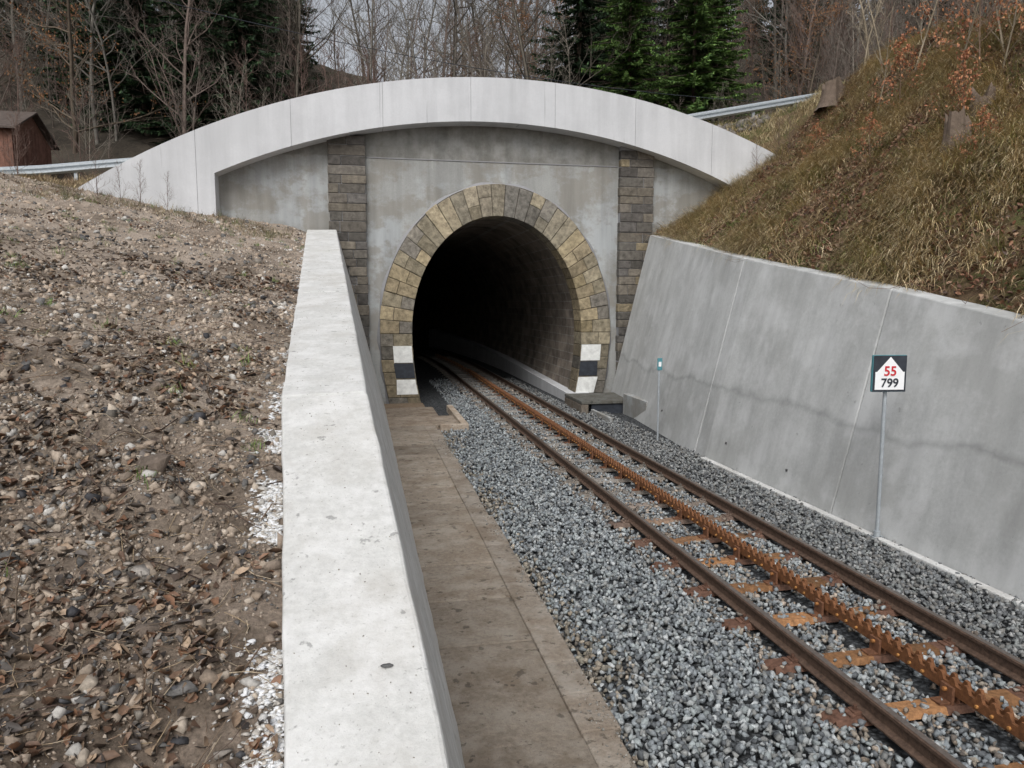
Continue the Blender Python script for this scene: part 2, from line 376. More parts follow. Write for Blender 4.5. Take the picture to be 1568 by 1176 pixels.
for side,rows in((-1,[(1.22,1.70,'w'),(.77,1.19,'k'),(.30,.73,'w')]),(1,[(1.20,1.68,'w'),(.74,1.17,'k'),(.22,.70,'w')])):
    for z0,z1,c in rows:
        xs_=[inx(z0,side)+side*.03,inx(z1,side)+side*.03,inx(z1,side)+side*random.uniform(.56,.64),inx(z0,side)+side*random.uniform(.56,.64)]
        tgt=mbw if c=='w' else mbk
        P=[(x,21.362,z) for x,z in zip(xs_,[z0,z1,z1,z0])]+[(x,21.40,z) for x,z in zip(xs_,[z0,z1,z1,z0])]
        tgt.poly(P,[(0,1,2,3),(7,6,5,4),(0,4,5,1),(1,5,6,2),(2,6,7,3),(3,7,4,0)])
mbw.make('white_marks',M_white,portal);mbk.make('black_marks',M_black,portal)
mb=MB(); dark=[(.14,.13,.115),(.17,.155,.135),(.19,.17,.145),(.21,.185,.15),(.13,.12,.11),(.22,.195,.16),(.15,.14,.13)]
for xa,xb in((-.80,.22),(7.60,8.65)):
    z=-.1; k=0
    while True:
        h=random.uniform(.22,.31); top=min(float(arcB(xa)),float(arcB(xb)))+.05
        if z>top-.05: break
        z1=min(z+h,top+.1)
        sp=random.choice([.5,.35,.62]) if k%2==0 else random.choice([None,.28,.7])
        e=[xa+random.uniform(-.02,.02)]+([xa+(xb-xa)*sp] if sp else [])+[xb+random.uniform(-.02,.02)]
        for p,q in zip(e[:-1],e[1:]):
            c=np.array(random.choice(dark))*random.uniform(.7,1.08)
            if random.random()<.06: c=np.array((.27,.225,.15))
            mb.box(p+.006,q-.006,21.27+random.uniform(0,.035),21.55,z+.006,z1-.006,tuple(c))
        z=z1;k+=1
mb.make('stone_pilasters',M_stone,portal,bevel=.018)
mb=MB()
for xa,xb in((-.78,.20),(7.62,8.63)): mb.box(xa,xb,21.318,21.53,-.1,float(arcB(xa))+.05)
mb.make('pilaster_mortar',M_core,portal)
L=curve(2.56,3.36,40); yy=[22.14,23,25,28,32,38,46,56,70,90]
def bend(y): return 0 if y<30 else -((y-30)**2)*.004
XX=np.array([[p[0]+bend(y) for y in yy] for p in L]);YY=np.array([yy for p in L]);ZZ=np.array([[p[1] for y in yy] for p in L])
grid('tunnel_lining',XX,YY,ZZ,M_tunnel,portal)
X,Y=np.meshgrid(np.linspace(1.2,6.8,10),np.linspace(21.6,90,60),indexing='ij')
grid('tunnel_floor',X+np.vectorize(bend)(Y),Y,np.full_like(X,-.05),M_gravel,portal)
mb=MB(); mb.box(-20,8,90,90.3,-1,7); mb.make('tunnel_end_cap',M_tunnel,portal)  # unseen cap added to close the tunnel so its depth goes black
mb=MB(); P=[];Fc=[]; yk=np.linspace(21.25,50,30)
for y in yk:
    zt=.22+.03*(y-21.25); bx=bend(y); P+=[(6.04+bx,y,-.1),(6.04+bx,y,zt),(6.30+bx,y,zt+.01),(6.7+bx,y,zt+.01)]
for i in range(len(yk)-1):
    for j in range(3): Fc.append((4*i+j,4*i+j+1,4*i+5+j,4*i+4+j))
Fc.append((0,1,2,3)); mb.poly(P,Fc)
mb.make('cable_duct_kerb',M_band,portal,bevel=.01)
# ------------------------------------------------------------ walkway slabs
mb=MB(); y=-2
while y<17.2:
    l=random.choice([.98,1.0,1.02,1.5]); c=random.uniform(.80,1.1); t=random.uniform(-.01,.01)
    mb.box(.45,1.42,y+.007,y+l-.007,-.1,.045+t,(c,c*.98,c*.95))
    y+=l
y=-2
while y<17.0:
    l=random.choice([.5,.8,1.0,1.2]); c=random.uniform(.90,1.12)
    mb.box(1.422,1.70+random.uniform(-.035,.03),y+.003,y+l-.003,-.1,.044+random.uniform(-.007,.007),(c,c,c))
    y+=l
mb.box(.45,2.25,17.4,18.7,-.1,.07,(1.0,.95,.9)); mb.box(.45,1.9,18.72,20.4,-.1,.06,(.8,.75,.7)); mb.box(.4,1.7,20.42,21.35,-.1,.05,(.7,.6,.5))
mb.box(2.26,2.42,17.1,20.2,-.1,.13,(1.5,1.45,1.4)); mb.box(1.75,2.42,16.95,17.08,-.1,.13,(1.4,1.35,1.3))
mb.make('concrete_walkway',M_slab,bevel=.014)
cul=empty('drainage_culvert'); mb=MB()
mb.box(5.75,7.35,18.9,20.6,.22,.31,(.42,.48,.52)); mb.box(5.75,5.95,18.9,20.6,-.1,.21,(.6,.6,.6))
mb.make('cover_slab',M_slab,cul,bevel=.015)
mb=MB(); mb.box(6.0,6.08,17.3,18.85,-.1,.10,(1,1,1)); mb.box(6.9,7.1,17.2,18.85,-.1,.5,(1,1,1)); mb.make('channel_sides',M_face,cul,bevel=.015)
mb=MB(); mb.box(6.05,7.2,18.95,19.1,-.1,.21,(.05,.05,.05)); mb.make('channel_opening_shade',M_black,cul)  # solid black block standing in for the shade inside the opening
# ------------------------------------------------------------ track
track=empty('rack_railway_track'); TC=4.27
mb=MB()
prof=[(-.055,0),(.055,0),(.055,.012),(.009,.03),(.008,.1),(.032,.115),(.034,.138),(.026,.147),(-.026,.147),(-.034,.138),(-.032,.115),(-.008,.1),(-.009,.03),(-.055,.012)]
yl=[-4]+list(np.arange(0,30,1.0))+list(np.arange(30,88,2.0))
for sx in(-.75,.75):
    P=[];Fc=[];n=len(prof)
    for y in yl: P+=[(TC+sx+bend(y)+x,y,.035+z) for x,z in prof]
    for i in range(len(yl)-1):
        for j in range(n): Fc.append((i*n+j,i*n+(j+1)%n,(i+1)*n+(j+1)%n,(i+1)*n+j))
    mb.poly(P,Fc,(.115,.075,.055))
rails=mb.make('rails',M_rust,track)
M_head=plain('worn_rail_head',(.20,.17,.15),.38,.6,.35,30)
mb=MB()
for sx in(-.75,.75):
    P=[];Fc=[]
    for y in yl: P+=[(TC+sx+bend(y)+x,y,.1835) for x in(-.023,.023)]
    for i in range(len(yl)-1): Fc.append((2*i,2*i+1,2*i+3,2*i+2))
    mb.poly(P,Fc)
mb.make('rail_heads',M_head,track)
mb=MB(); pitch=.12
for sx,ph in((-.030,0),(.030,.06)):
    ya=[];za=[]; y=-1+ph
    while y<30:
        ya+=[y,y+.024,y+.050,y+.074]; za+=[.175,.225,.225,.175]; y+=pitch
    n=len(ya); t=.013; P=[]
    for y,z in zip(ya,za): P+=[(TC+sx-t,y,.10),(TC+sx-t,y,z),(TC+sx+t,y,z),(TC+sx+t,y,.10)]
    Fc=[]
    for i in range(n-1):
        a=4*i;b=a+4; Fc+=[(a,a+1,b+1,b),(a+1,a+2,b+2,b+1),(a+2,a+3,b+3,b+2)]
    mb.poly(P,Fc,(.185,.08,.035))
mb.make('toothed_rack',M_rust,track)
mb=MB(); ties=[]
y=1.3
while y<40:
    near=I(y,[8.2,10.5],[1,0])
    o_=np.array((.36,.185,.085))*near+np.array((.30,.28,.255))*(1-near)
    d_=np.array((.15,.08,.055))*near+np.array((.20,.175,.15))*(1-near)
    o_=o_*random.uniform(.6,1.05); w=.095
    z=.03+random.uniform(-.004,.004); bx=bend(y)
    def plate(x0,x1,c,zt=z,hw=w):
        mb.poly([(x0+bx,y-hw,zt-.05),(x1+bx,y-hw,zt-.05),(x1+bx,y-hw*.75,zt),(x0+bx,y-hw*.75,zt),(x0+bx,y+hw,zt-.05),(x1+bx,y+hw,zt-.05),(x1+bx,y+hw*.75,zt),(x0+bx,y+hw*.75,zt)],
          [(0,1,2,3),(4,7,6,5),(3,2,6,7),(0,3,7,4),(1,5,6,2)],tuple(c))
    plate(TC-1.03,TC-.66,d_); plate(TC-.66,TC-.12,o_); plate(TC-.12,TC+.12,d_*.9); plate(TC+.12,TC+.52,o_*.7); plate(TC+.52,TC+1.0,d_)
    mb.poly([(TC-1.03+bx,y-w*.75,z),(TC-1.03+bx,y+w*.75,z),(TC-1.12+bx,y+w*.8,z-.08),(TC-1.12+bx,y-w*.8,z-.08)],[(0,1,2,3)],tuple(d_))
    for rx in(-.75,.75):
        for s in(-1,1):
            cx=TC+rx+s*.08+bx
            mb.box(cx-.032,cx+.032,y-.04,y+.04,z,z+.028,tuple(d_*.9)); mb.cyl((cx,y,z+.028),(cx,y,z+.065),.016,.016,6,tuple(d_*.7))
            mb.box(cx+s*.05-.02,cx+s*.05+.02,y-.055,y+.055,z,z+.016,tuple(d_*1.1))
    for s in(-1,1):
        cx=TC+s*.058+bx; mb.box(cx-.012,cx+.012,y-.06,y+.06,z,.165,(.17,.08,.045))
        mb.box(min(cx,cx+s*.10),max(cx,cx+s*.10),y-.05,y+.05,z,z+.018,(.17,.08,.045)); mb.cyl((cx+s*.012,y,.135),(cx+s*.04,y,.135),.017,.017,6,(.34,.15,.05))
    for s in(-1,1):
        for oy in(.26,.40,.53): mb.cyl((TC+s*.043+bx,y+oy,.135),(TC+s*.062+bx,y+oy,.135),.014,.014,6,(.40,.19,.06))
    mb.box(TC-.012+bx,TC+.012+bx,y-.05,y+.05,z,.165,(.17,.08,.045))
    ties.append(y); y+=.79
mb.make('steel_sleepers',M_rust,track,bevel=.003)
ties=np.array(ties)
# ------------------------------------------------------------ scatter tools
def hull(n,seed,flat=.8):
    r=random.Random(seed); bm=bmesh.new()
    for i in range(n):
        v=Vector((r.gauss(0,1),r.gauss(0,1),r.gauss(0,1))).normalized(); v*=r.uniform(.8,1.05)
        bm.verts.new((v.x*1.2,v.y*.88,v.z*flat))
    bmesh.ops.convex_hull(bm,input=bm.verts)
    for v in [v for v in bm.verts if not v.link_faces]: bm.verts.remove(v)
    bmesh.ops.triangulate(bm,faces=bm.faces); bm.verts.index_update()
    V=np.array([v.co[:] for v in bm.verts]);F=np.array([[v.index for v in f.verts] for f in bm.faces]);bm.free()
    return V,F
def rotm(n,tilt=math.pi):
    a=rng.uniform(0,2*np.pi,n);b=rng.uniform(-tilt,tilt,n);c=rng.uniform(-tilt,tilt,n)
    z=np.zeros(n);o=np.ones(n)
    Rz=np.stack([np.cos(a),-np.sin(a),z,np.sin(a),np.cos(a),z,z,z,o],-1).reshape(n,3,3)
    Rx=np.stack([o,z,z,z,np.cos(b),-np.sin(b),z,np.sin(b),np.cos(b)],-1).reshape(n,3,3)
    Ry=np.stack([np.cos(c),z,np.sin(c),z,o,z,-np.sin(c),z,np.cos(c)],-1).reshape(n,3,3)
    return Rz@Rx@Ry
def scatter(name,protos,pos,R,scale,col,mat,parent=None):
    Vs=[];Fs=[];Cs=[];off=0; pid=rng.integers(0,len(protos),len(pos)); scale=np.asarray(scale)
    if scale.ndim==1: scale=scale[:,None]*np.ones(3)
    for k,(PV,PF) in enumerate(protos):
        s=np.where(pid==k)[0]
        if len(s)==0: continue
        W_=PV[None]*scale[s][:,None,:]; W_=np.einsum('nij,nvj->nvi',R[s],W_)+pos[s][:,None,:]
        nv=len(PV); Vs.append(W_.reshape(-1,3)); Fs.append((PF[None]+(np.arange(len(s))*nv)[:,None,None]+off).reshape(-1,PF.shape[1]))
        Cs.append(np.repeat(col[s],nv,axis=0)); off+=nv*len(s)
    return obj(name,npmesh(name,np.concatenate(Vs),np.concatenate(Fs),np.concatenate(Cs)),mat,parent)
def pal(cols,n,var=.2):
    c=np.array(cols)[rng.integers(0,len(cols),n)]; return c*rng.uniform(1-var,1+var,(n,1))
stones=[hull(10,s) for s in range(12)]
P=[]
for y0,y1,dn in((2.6,7.5,780),(7.5,11,640),(11,15,480),(15,22.5,340),(22.5,28,150)):
    n=int(4.75*(y1-y0)*dn); P.append(np.stack([rng.uniform(1.70,6.43,n),rng.uniform(y0,y1,n),rng.uniform(-.045,.015,n)],-1))
P=np.concatenate(P); X,Y=P[:,0],P[:,1]
dt=np.abs(Y[:,None]-ties[None]).min(1)
rx=X-TC
ontie=(dt<.095)&(np.abs(rx)<1.06)
onrail=(np.abs(np.abs(rx)-.75)<.075)
onrack=np.abs(rx)<.085
keep=~onrail&~onrack&~((X<2.45)&(Y>16.9))
keep&=~ontie|(rng.random(len(P))<I(Y,[7,11],[.20,.45]))
keep&=~((X>5.95)&(Y>21.1))
keep&=~((X>5.75)&(Y>18.9))
P=P[keep];X,Y=P[:,0],P[:,1];ontie=ontie[keep];n=len(P)
P[:,2]+=np.where(X<3.2,.012,0)+np.where(ontie,.045,0)+.01*nz(X,Y,2)
col=pal([(.27,.295,.31),(.20,.22,.235),(.39,.41,.415),(.13,.14,.15),(.30,.33,.335),(.24,.245,.24)],n,.25)
brn=(np.abs(X-TC)<1.1)&(rng.random(n)<.3); col[brn]*=np.array([1.0,.8,.65])
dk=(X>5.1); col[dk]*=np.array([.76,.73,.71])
mud=(X<2.2)&(rng.random(n)<np.clip(.5*nz(X,Y,1.5,5)+I(X,[1.7,2.2],[.5,-.2]),0,1)); col[mud]*=np.array([.9,.75,.6])
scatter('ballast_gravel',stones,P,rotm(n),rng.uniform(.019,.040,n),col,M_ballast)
n=1500; X=1.70-np.abs(rng.normal(0,.10,n)); Y=rng.uniform(2.5,17,n); k=(nz(X*3,Y,1.4,2)>-.1)&(X>.66); X,Y=X[k],Y[k]; n=len(X)
scatter('walkway_grit',stones,np.stack([X,Y,np.full(n,.05)],-1),rotm(n),rng.uniform(.003,.014,n)*(1+1.2*(rng.random(n)<.06)),pal([(.24,.23,.21),(.16,.13,.10),(.32,.30,.27)],n),M_ballast)
# ------------------------------------------------------------ leaf / twig / grass scatter
leafV=np.array([(0,-.5,0),(.28,-.1,.06),(.22,.3,.09),(0,.55,.02),(-.22,.3,.10),(-.28,-.1,.07),(0,0,-.02)])
leafF=np.array([(0,1,6),(1,2,6),(2,3,6),(3,4,6),(4,5,6),(5,0,6)])
leaf2=leafV.copy(); leaf2[:,2]+= .35*leaf2[:,1]**2+.9*np.abs(leaf2[:,0])
leaf3=leafV.copy(); leaf3[:,2]-= .8*leaf3[:,1]**2; leaf3[:,0]*=.8
leaf4=leafV.copy(); leaf4[:,2]+=.5*leaf4[:,1]*leaf4[:,0]*4; leaf4[3]=(.15,.4,.25)
leaves=[(leafV,leafF),(leaf2,leafF),(leaf3,leafF),(leaf4,leafF)]
def bankpts(n,y0,y1,smax,p=1.0):
    Y=rng.uniform(y0,y1,n); s=smax*rng.random(n)**p; X=xLl(Y)-s-.02; return X,Y,H_left(X,Y)
parts=[bankpts(12000,1.2,6,3.8),bankpts(10500,6,12,7),bankpts(3500,12,21,9)]
X,Y,Z=[np.concatenate(a) for a in zip(*parts)]
dens=.08+1.8*nz(X,Y,.9,7)+1.5*nz(X,Y,2.7,8)+I(Y,[2,6,11,20],[.22,.22,.08,-.3])-I(xLl(Y)-X,[0,.45],[.6,0])
k=rng.random(len(X))<np.clip(dens,.06,.95); X,Y,Z=X[k],Y[k],Z[k]; n=len(X)
scatter('fallen_leaves',leaves,np.stack([X,Y,Z+.012],-1),rotm(n,.8),np.stack([rng.uniform(.03,.085,n),rng.uniform(.03,.09,n),rng.uniform(.04,.09,n)],-1),
  pal([(.10,.06,.04),(.14,.085,.055),(.065,.045,.034),(.20,.14,.095),(.18,.095,.055),(.055,.045,.04),(.32,.235,.165),(.10,.085,.075)],n),M_leaf)
parts=[bankpts(36000,1.2,5.5,3.2),bankpts(30000,5.5,10,6),bankpts(20000,10,21,8)]
X,Y,Z=[np.concatenate(a) for a in zip(*parts)]
k=rng.random(len(X))<np.clip(.75-.9*nz(X,Y,1.3,6)+.7*nz(X,Y,3.9,3),.3,1); X,Y,Z=X[k],Y[k],Z[k]; n=len(X)
sc=rng.uniform(.003,.013,n)*(1+3.4*(rng.random(n)**8)); sc*=I(Y,[5,12],[1,1.6])
c=pal([(.39,.32,.255),(.30,.24,.19),(.48,.41,.335),(.19,.17,.145),(.41,.335,.265),(.13,.125,.12),(.33,.26,.20),(.47,.45,.42)],n)*(I(Y+1.5*nz(X,Y,.8,2),[4,9],[.85,1.08])[:,None])
scatter('bank_gravel',stones,np.stack([X,Y,Z+.002],-1),rotm(n),sc,c,M_ballast)
X,Y,Z=bankpts(2300,1.4,14,5.5,1.1); k=rng.random(len(X))<np.clip(.6+1.2*nz(X,Y,1.1,9),.15,1); X,Y,Z=X[k],Y[k],Z[k]; n=len(X)
scatter('slate_stones',[hull(9,40+i,.5) for i in range(6)],np.stack([X,Y,Z+.008],-1),rotm(n,.8),rng.uniform(.014,.045,n)*(1+1.2*(rng.random(n)**7)),pal([(.07,.07,.075),(.12,.115,.11),(.24,.21,.18),(.055,.055,.06),(.34,.31,.28),(.17,.14,.11),(.28,.25,.22)],n),M_ballast)
for k_,(x,y,r) in enumerate(((-1.2,4.62,.13),(-2.4,6.4,.09),(-.95,3.35,.06),(-3.3,8.2,.12),(-1.75,3.1,.05),(-2.0,8.9,.08),(-1.45,5.7,.07),(-3.9,7.1,.1))):
    V,F=hull(16,99+k_,.6); o=obj('boulder',npmesh('boulder',V*r,F,np.full((len(V),3),(.17,.135,.11))),M_stone); o.location=(x,y,float(H_left(x,y))+.01)
    mm=o.modifiers.new('b','BEVEL'); mm.width=.15*r; mm.segments=2
X,Y,Z=bankpts(5200,1.3,13,6,1.0); n=len(X)
scatter('soil_clods',stones,np.stack([X,Y,Z-.006],-1),rotm(n),rng.uniform(.010,.042,n),pal([(.14,.11,.082),(.20,.16,.125),(.09,.07,.054)],n),M_bark)
Y=np.concatenate([rng.uniform(1.8,3.4,1500),rng.uniform(4.0,5.35,3000),rng.uniform(5.35,8,500),rng.uniform(8,17,600)]); s=np.abs(rng.normal(0,.055,len(Y)))*I(Y,[3,5,7],[1.3,1.1,.6]); X=xLl(Y)-s-.005
k=(nz(X*2,Y*1.6,1.7,3)+.6*nz(X*9,Y*7,1,1)+np.where((Y>4.05)&(Y<5.3),.55,0)+np.where(Y<3.3,.25,0))>.12; X,Y=X[k],Y[k]; n=len(X)
scatter('snow_remnants',[hull(12,60+i,.35) for i in range(5)],np.stack([X,Y,H_left(X,Y)+.003],-1),rotm(n,.35),rng.uniform(.005,.026,n),pal([(.74,.75,.77),(.68,.69,.70),(.58,.57,.55),(.45,.42,.38)],n,.06),M_ballast)
n=500; Y=rng.uniform(2.2,15,n); X=xLl(Y)+.02+(WL(Y)-.05)*rng.random(n); Z=zwL(Y)-.02+.02*(X-xLl(Y))/WL(Y)+.001
scatter('coping_dirt',stones,np.stack([X,Y,Z],-1),rotm(n),rng.uniform(.0015,.006,n),pal([(.12,.10,.08),(.2,.17,.13),(.30,.28,.25)],n),M_ballast)
V,F=hull(20,5,.12); o=obj('coping_plug',npmesh('coping_plug',V*.026,F,np.full((len(V),3),(.12,.12,.12))),M_ballast); o.location=(.075,3.07,float(zwL(3.07))-.004)
def tubes(segs,n=4):
    segs=np.asarray(segs); p0=segs[:,:3];p1=segs[:,3:6];r0=segs[:,6];r1=segs[:,7]
    d=p1-p0; d/=np.linalg.norm(d,axis=1,keepdims=True)+1e-9
    ref=np.where(np.abs(d[:,2:3])>.9,np.array([[1,0,0]]),np.array([[0,0,1]]))
    a=np.cross(d,ref);a/=np.linalg.norm(a,axis=1,keepdims=True);b=np.cross(d,a)
    V=[];m=len(segs)
    for p,r in((p0,r0),(p1,r1)):
        for i in range(n):
            t=2*math.pi*i/n; V.append(p+(a*math.cos(t)+b*math.sin(t))*r[:,None])
    V=np.stack(V,1).reshape(-1,3)
    q=np.array([(i,(i+1)%n,(i+1)%n+n,i+n) for i in range(n)])
    F=(q[None]+(np.arange(m)*2*n)[:,None,None]).reshape(-1,4)
    return V,F
def twigset(name,X,Y,Hf,lmin,lmax,cols,mat,rmin=.002,rmax=.006,lift=.06,k=5):
    segs=[];cc=[]
    for x,y in zip(X,Y):
        p=np.array([x,y,float(Hf(x,y))+.02]); a=random.uniform(0,6.28); l=random.uniform(lmin,lmax); r=random.uniform(rmin,rmax); c=np.array(random.choice(cols))*random.uniform(.7,1.3)
        for _ in range(k):
            a+=random.uniform(-.5,.5); q=p+np.array([math.cos(a),math.sin(a),0])*l/k; q[2]=float(Hf(q[0],q[1]))+random.uniform(.005,lift)
            segs.append([*p,*q,r,r*.8]); cc.append(c); p=q; r*=.8
    V,F=tubes(segs,3); return obj(name,npmesh(name,V,F,np.repeat(np.array(cc),6,axis=0)),mat)
X,Y,Z=bankpts(800,1.3,12,5); twigset('dead_twigs',X,Y,H_left,.12,.8,[(.14,.095,.065),(.22,.165,.12),(.08,.055,.045)],M_bark)
X,Y,Z=bankpts(4200,1.3,9,4.5); twigset('straw_debris',X,Y,H_left,.04,.18,[(.32,.24,.15),(.18,.12,.08),(.42,.34,.24)],M_leaf,.0012,.0027,.03,2)
bladeV=np.array([(-.012,0,0),(.012,0,0),(-.010,.12,.45),(.010,.12,.45),(-.007,.42,.8),(.007,.42,.8),(0,.78,.86)])
bladeF=np.array([(0,1,3),(0,3,2),(2,3,5),(2,5,4),(4,5,6)])
def rotm_x(b):
    n=len(b);z=np.zeros(n);o=np.ones(n); return np.stack([o,z,z,z,np.cos(b),-np.sin(b),z,np.sin(b),np.cos(b)],-1).reshape(n,3,3)
def grass(name,X,Y,Hf,per,hmin,hmax,cols,spread=.06,downhill=None,width=.3,dvar=.65):
    n=len(X)*per; Xx=np.repeat(X,per)+rng.normal(0,spread,n); Yy=np.repeat(Y,per)+rng.normal(0,spread,n)
    h=rng.uniform(hmin,hmax,n)*np.repeat(rng.uniform(.6,1.2,len(X)),per); R=rotm(n,.5)
    if downhill is not None:
        a=np.repeat(rng.normal(downhill,dvar,len(X)),per)+rng.normal(0,.45,n); z=np.zeros(n);o=np.ones(n)
        R=np.stack([np.cos(a),-np.sin(a),z,np.sin(a),np.cos(a),z,z,z,o],-1).reshape(n,3,3)@rotm_x(rng.uniform(-1.3,-.1,n))
    sc=np.stack([h*0+width,h*.9,h*.8],-1)
    c=np.repeat(pal(cols,len(X),.15),per,axis=0)*rng.uniform(.55,1.3,(n,1))
    return scatter(name,[(bladeV,bladeF)],np.stack([Xx,Yy,Hf(Xx,Yy)-.01],-1),R,sc,c,M_leaf)
X,Y,Z=bankpts(130,1.8,20,6); grass('green_grass_tufts',X,Y,H_left,28,.04,.14,[(.10,.18,.035),(.15,.23,.05),(.20,.23,.07)],.04,width=.22)
Y=rng.uniform(17.5,20.8,260);X=xLl(Y)-rng.uniform(.3,9,260); grass('dry_grass',X,Y,H_left,18,.08,.32,[(.24,.18,.11),(.15,.11,.07),(.32,.26,.16),(.12,.14,.05)],.08,width=.3)
def hillpts(n,y0,y1,smax,p=1.0):
    Y=rng.uniform(y0,y1,n);s=smax*rng.random(n)**p;X=xR(Y)+.36+s;return X,Y,s
X,Y,s=hillpts(46000,4.5,22,8.2); k=rng.random(len(X))<np.clip(.75+.6*nz(X,Y,.8,9),.3,1); X,Y=X[k],Y[k]; n=len(X)
scatter('hillside_leaf_litter',leaves,np.stack([X,Y,H_right(X,Y)+rng.uniform(.005,.08,n)],-1),rotm(n,1.1),rng.uniform(.045,.10,n),
  pal([(.19,.085,.05),(.24,.12,.07),(.13,.065,.042),(.30,.19,.12),(.08,.05,.038),(.21,.14,.085)],n),M_leaf)
X,Y,s=hillpts(13000,4.5,22,8.0); k=rng.random(len(X))<np.clip(.20-1.5*nz(X,Y,.8,9)+.9*nz(X,Y,2.7,1)+I(s,[0,1.2],[.6,0]),.04,.95); X,Y=X[k],Y[k]
grass('hillside_dry_grass',X,Y,H_right,26,.20,.62,[(.54,.42,.23),(.62,.51,.31),(.40,.30,.17),(.66,.55,.36),(.26,.25,.09),(.46,.35,.19)],.10,downhill=math.pi/2,width=.45)
X,Y,s=hillpts(2400,5,22,8.0); k=(nz(X,Y,.6,12)+.5*nz(X,Y,2.5,2))>.2; X,Y=X[k],Y[k]
grass('moss_and_ferns',X,Y,H_right,34,.04,.16,[(.13,.18,.04),(.09,.135,.032),(.20,.24,.06)],.12,width=.45)
X,Y,s=hillpts(1500,5,21.5,8)
twigset('brambles',X,Y,H_right,.3,1.4,[(.17,.09,.06),(.28,.19,.13),(.12,.075,.055)],M_bark,lift=.25)
n=1500;X=rng.uniform(8,24,n);Y=rng.uniform(22.6,27,n);grass('verge_grass',X,Y,H_back,22,.15,.42,[(.46,.37,.20),(.54,.45,.27),(.35,.27,.15),(.20,.21,.08)],.12,width=.5)
n=600;X=rng.uniform(-14,-5,n);Y=rng.uniform(21.95,27,n);grass('verge_grass',X,Y,H_back,18,.1,.34,[(.40,.30,.17),(.46,.36,.21),(.26,.18,.11)],.1,width=.4)
X=rng.uniform(11.5,15.5,160);Y=rng.uniform(24.3,25.6,160); scatter('rubble_stones',stones,np.stack([X,Y,H_back(X,Y)+.03],-1),rotm(160),rng.uniform(.08,.22,160),pal([(.14,.13,.12),(.20,.18,.16)],160),M_stone)
# ------------------------------------------------------------ trees
def bare_tree(seed,h=12,r=.13,nb=20,lean=.05,twig=5,start=.22,spread=.32,up=.5,sub=6,tr_=.006):
    R=random.Random(seed); segs=[];tips=[]
    def grow(p,d,l,r,k,wob,upb):
        pts=[p]; rs=[r]
        for i in range(k):
            d=(d+Vector((R.gauss(0,wob),R.gauss(0,wob),R.gauss(0,wob)+upb))).normalized()
            q=pts[-1]+d*l/k; r2=r*(1-(i+1)/k*.8)
            segs.append([*pts[-1],*q,rs[-1],r2]); pts.append(q); rs.append(r2)
        return pts,rs,d
    tp,tr,_=grow(Vector((0,0,-.3)),Vector((R.gauss(0,lean),R.gauss(0,lean),1)),h,r,9,.05,.02)
    for b in range(nb):
        f=start+(1-start)*(b+R.random())/nb; x=f*9; i=min(int(x),8); p=tp[i].lerp(tp[i+1],x-i); rr=tr[i]*.45
        a=R.uniform(0,6.28); d=Vector((math.cos(a),math.sin(a),R.uniform(up*.5,up*1.6))); l=h*spread*(1.15-f)*R.uniform(.7,1.3)
        bp,brr,_=grow(p,d,l,max(rr,.012),5,.13,.05)
        for s in range(sub):
            g=.2+.8*(s+R.random())/sub; x=g*5;j=min(int(x),4);q=bp[j].lerp(bp[j+1],x-j)
            a2=R.uniform(0,6.28); dir0=(bp[j+1]-bp[j]).normalized(); d2=(dir0+Vector((math.cos(a2),math.sin(a2),R.uniform(-.2,.8)))*.8).normalized()
            l2=l*.45*R.uniform(.5,1.2); sp,sr,_=grow(q,d2,l2,max(brr[j]*.5,tr_*1.2),3,.15,.05)
            for t in range(twig):
                x=3*(t+R.random())/twig;jj=min(int(x),2);w=sp[jj].lerp(sp[jj+1],x-jj)
                d3=((sp[jj+1]-sp[jj]).normalized()+Vector((R.gauss(0,.6),R.gauss(0,.6),R.gauss(.2,.5)))).normalized()
                wp,_,_=grow(w,d3,l2*.5*R.uniform(.5,1.3),tr_,2,.15,.03); tips.append(wp[-1]);tips.append(wp[1])
    V,F=tubes(segs,3)
    return V,F,tips
def treemesh(name,seed,col,leafcol=None,nleaf=0,**kw):
    V,F,tips=bare_tree(seed,**kw)
    c=np.tile(np.array(col),(len(V),1))
    me=npmesh(name,V,F,c); me.materials.append(M_bark); lm=None
    if leafcol and nleaf:
        T=np.array([t[:] for t in tips]); T=T[rng.integers(0,len(T),nleaf)]+rng.normal(0,.06,(nleaf,3))
        PV,PF=leaves[1]; R=rotm(nleaf); s=rng.uniform(.07,.12,nleaf)
        W_=np.einsum('nij,nvj->nvi',R,PV[None]*s[:,None,None])+T[:,None]
        Fv=(PF[None]+(np.arange(nleaf)*len(PV))[:,None,None]).reshape(-1,3)
        lm=npmesh(name+'_leaves',W_.reshape(-1,3),Fv,np.repeat(pal(leafcol,nleaf),len(PV),axis=0)); lm.materials.append(M_leaf)
    return me,lm
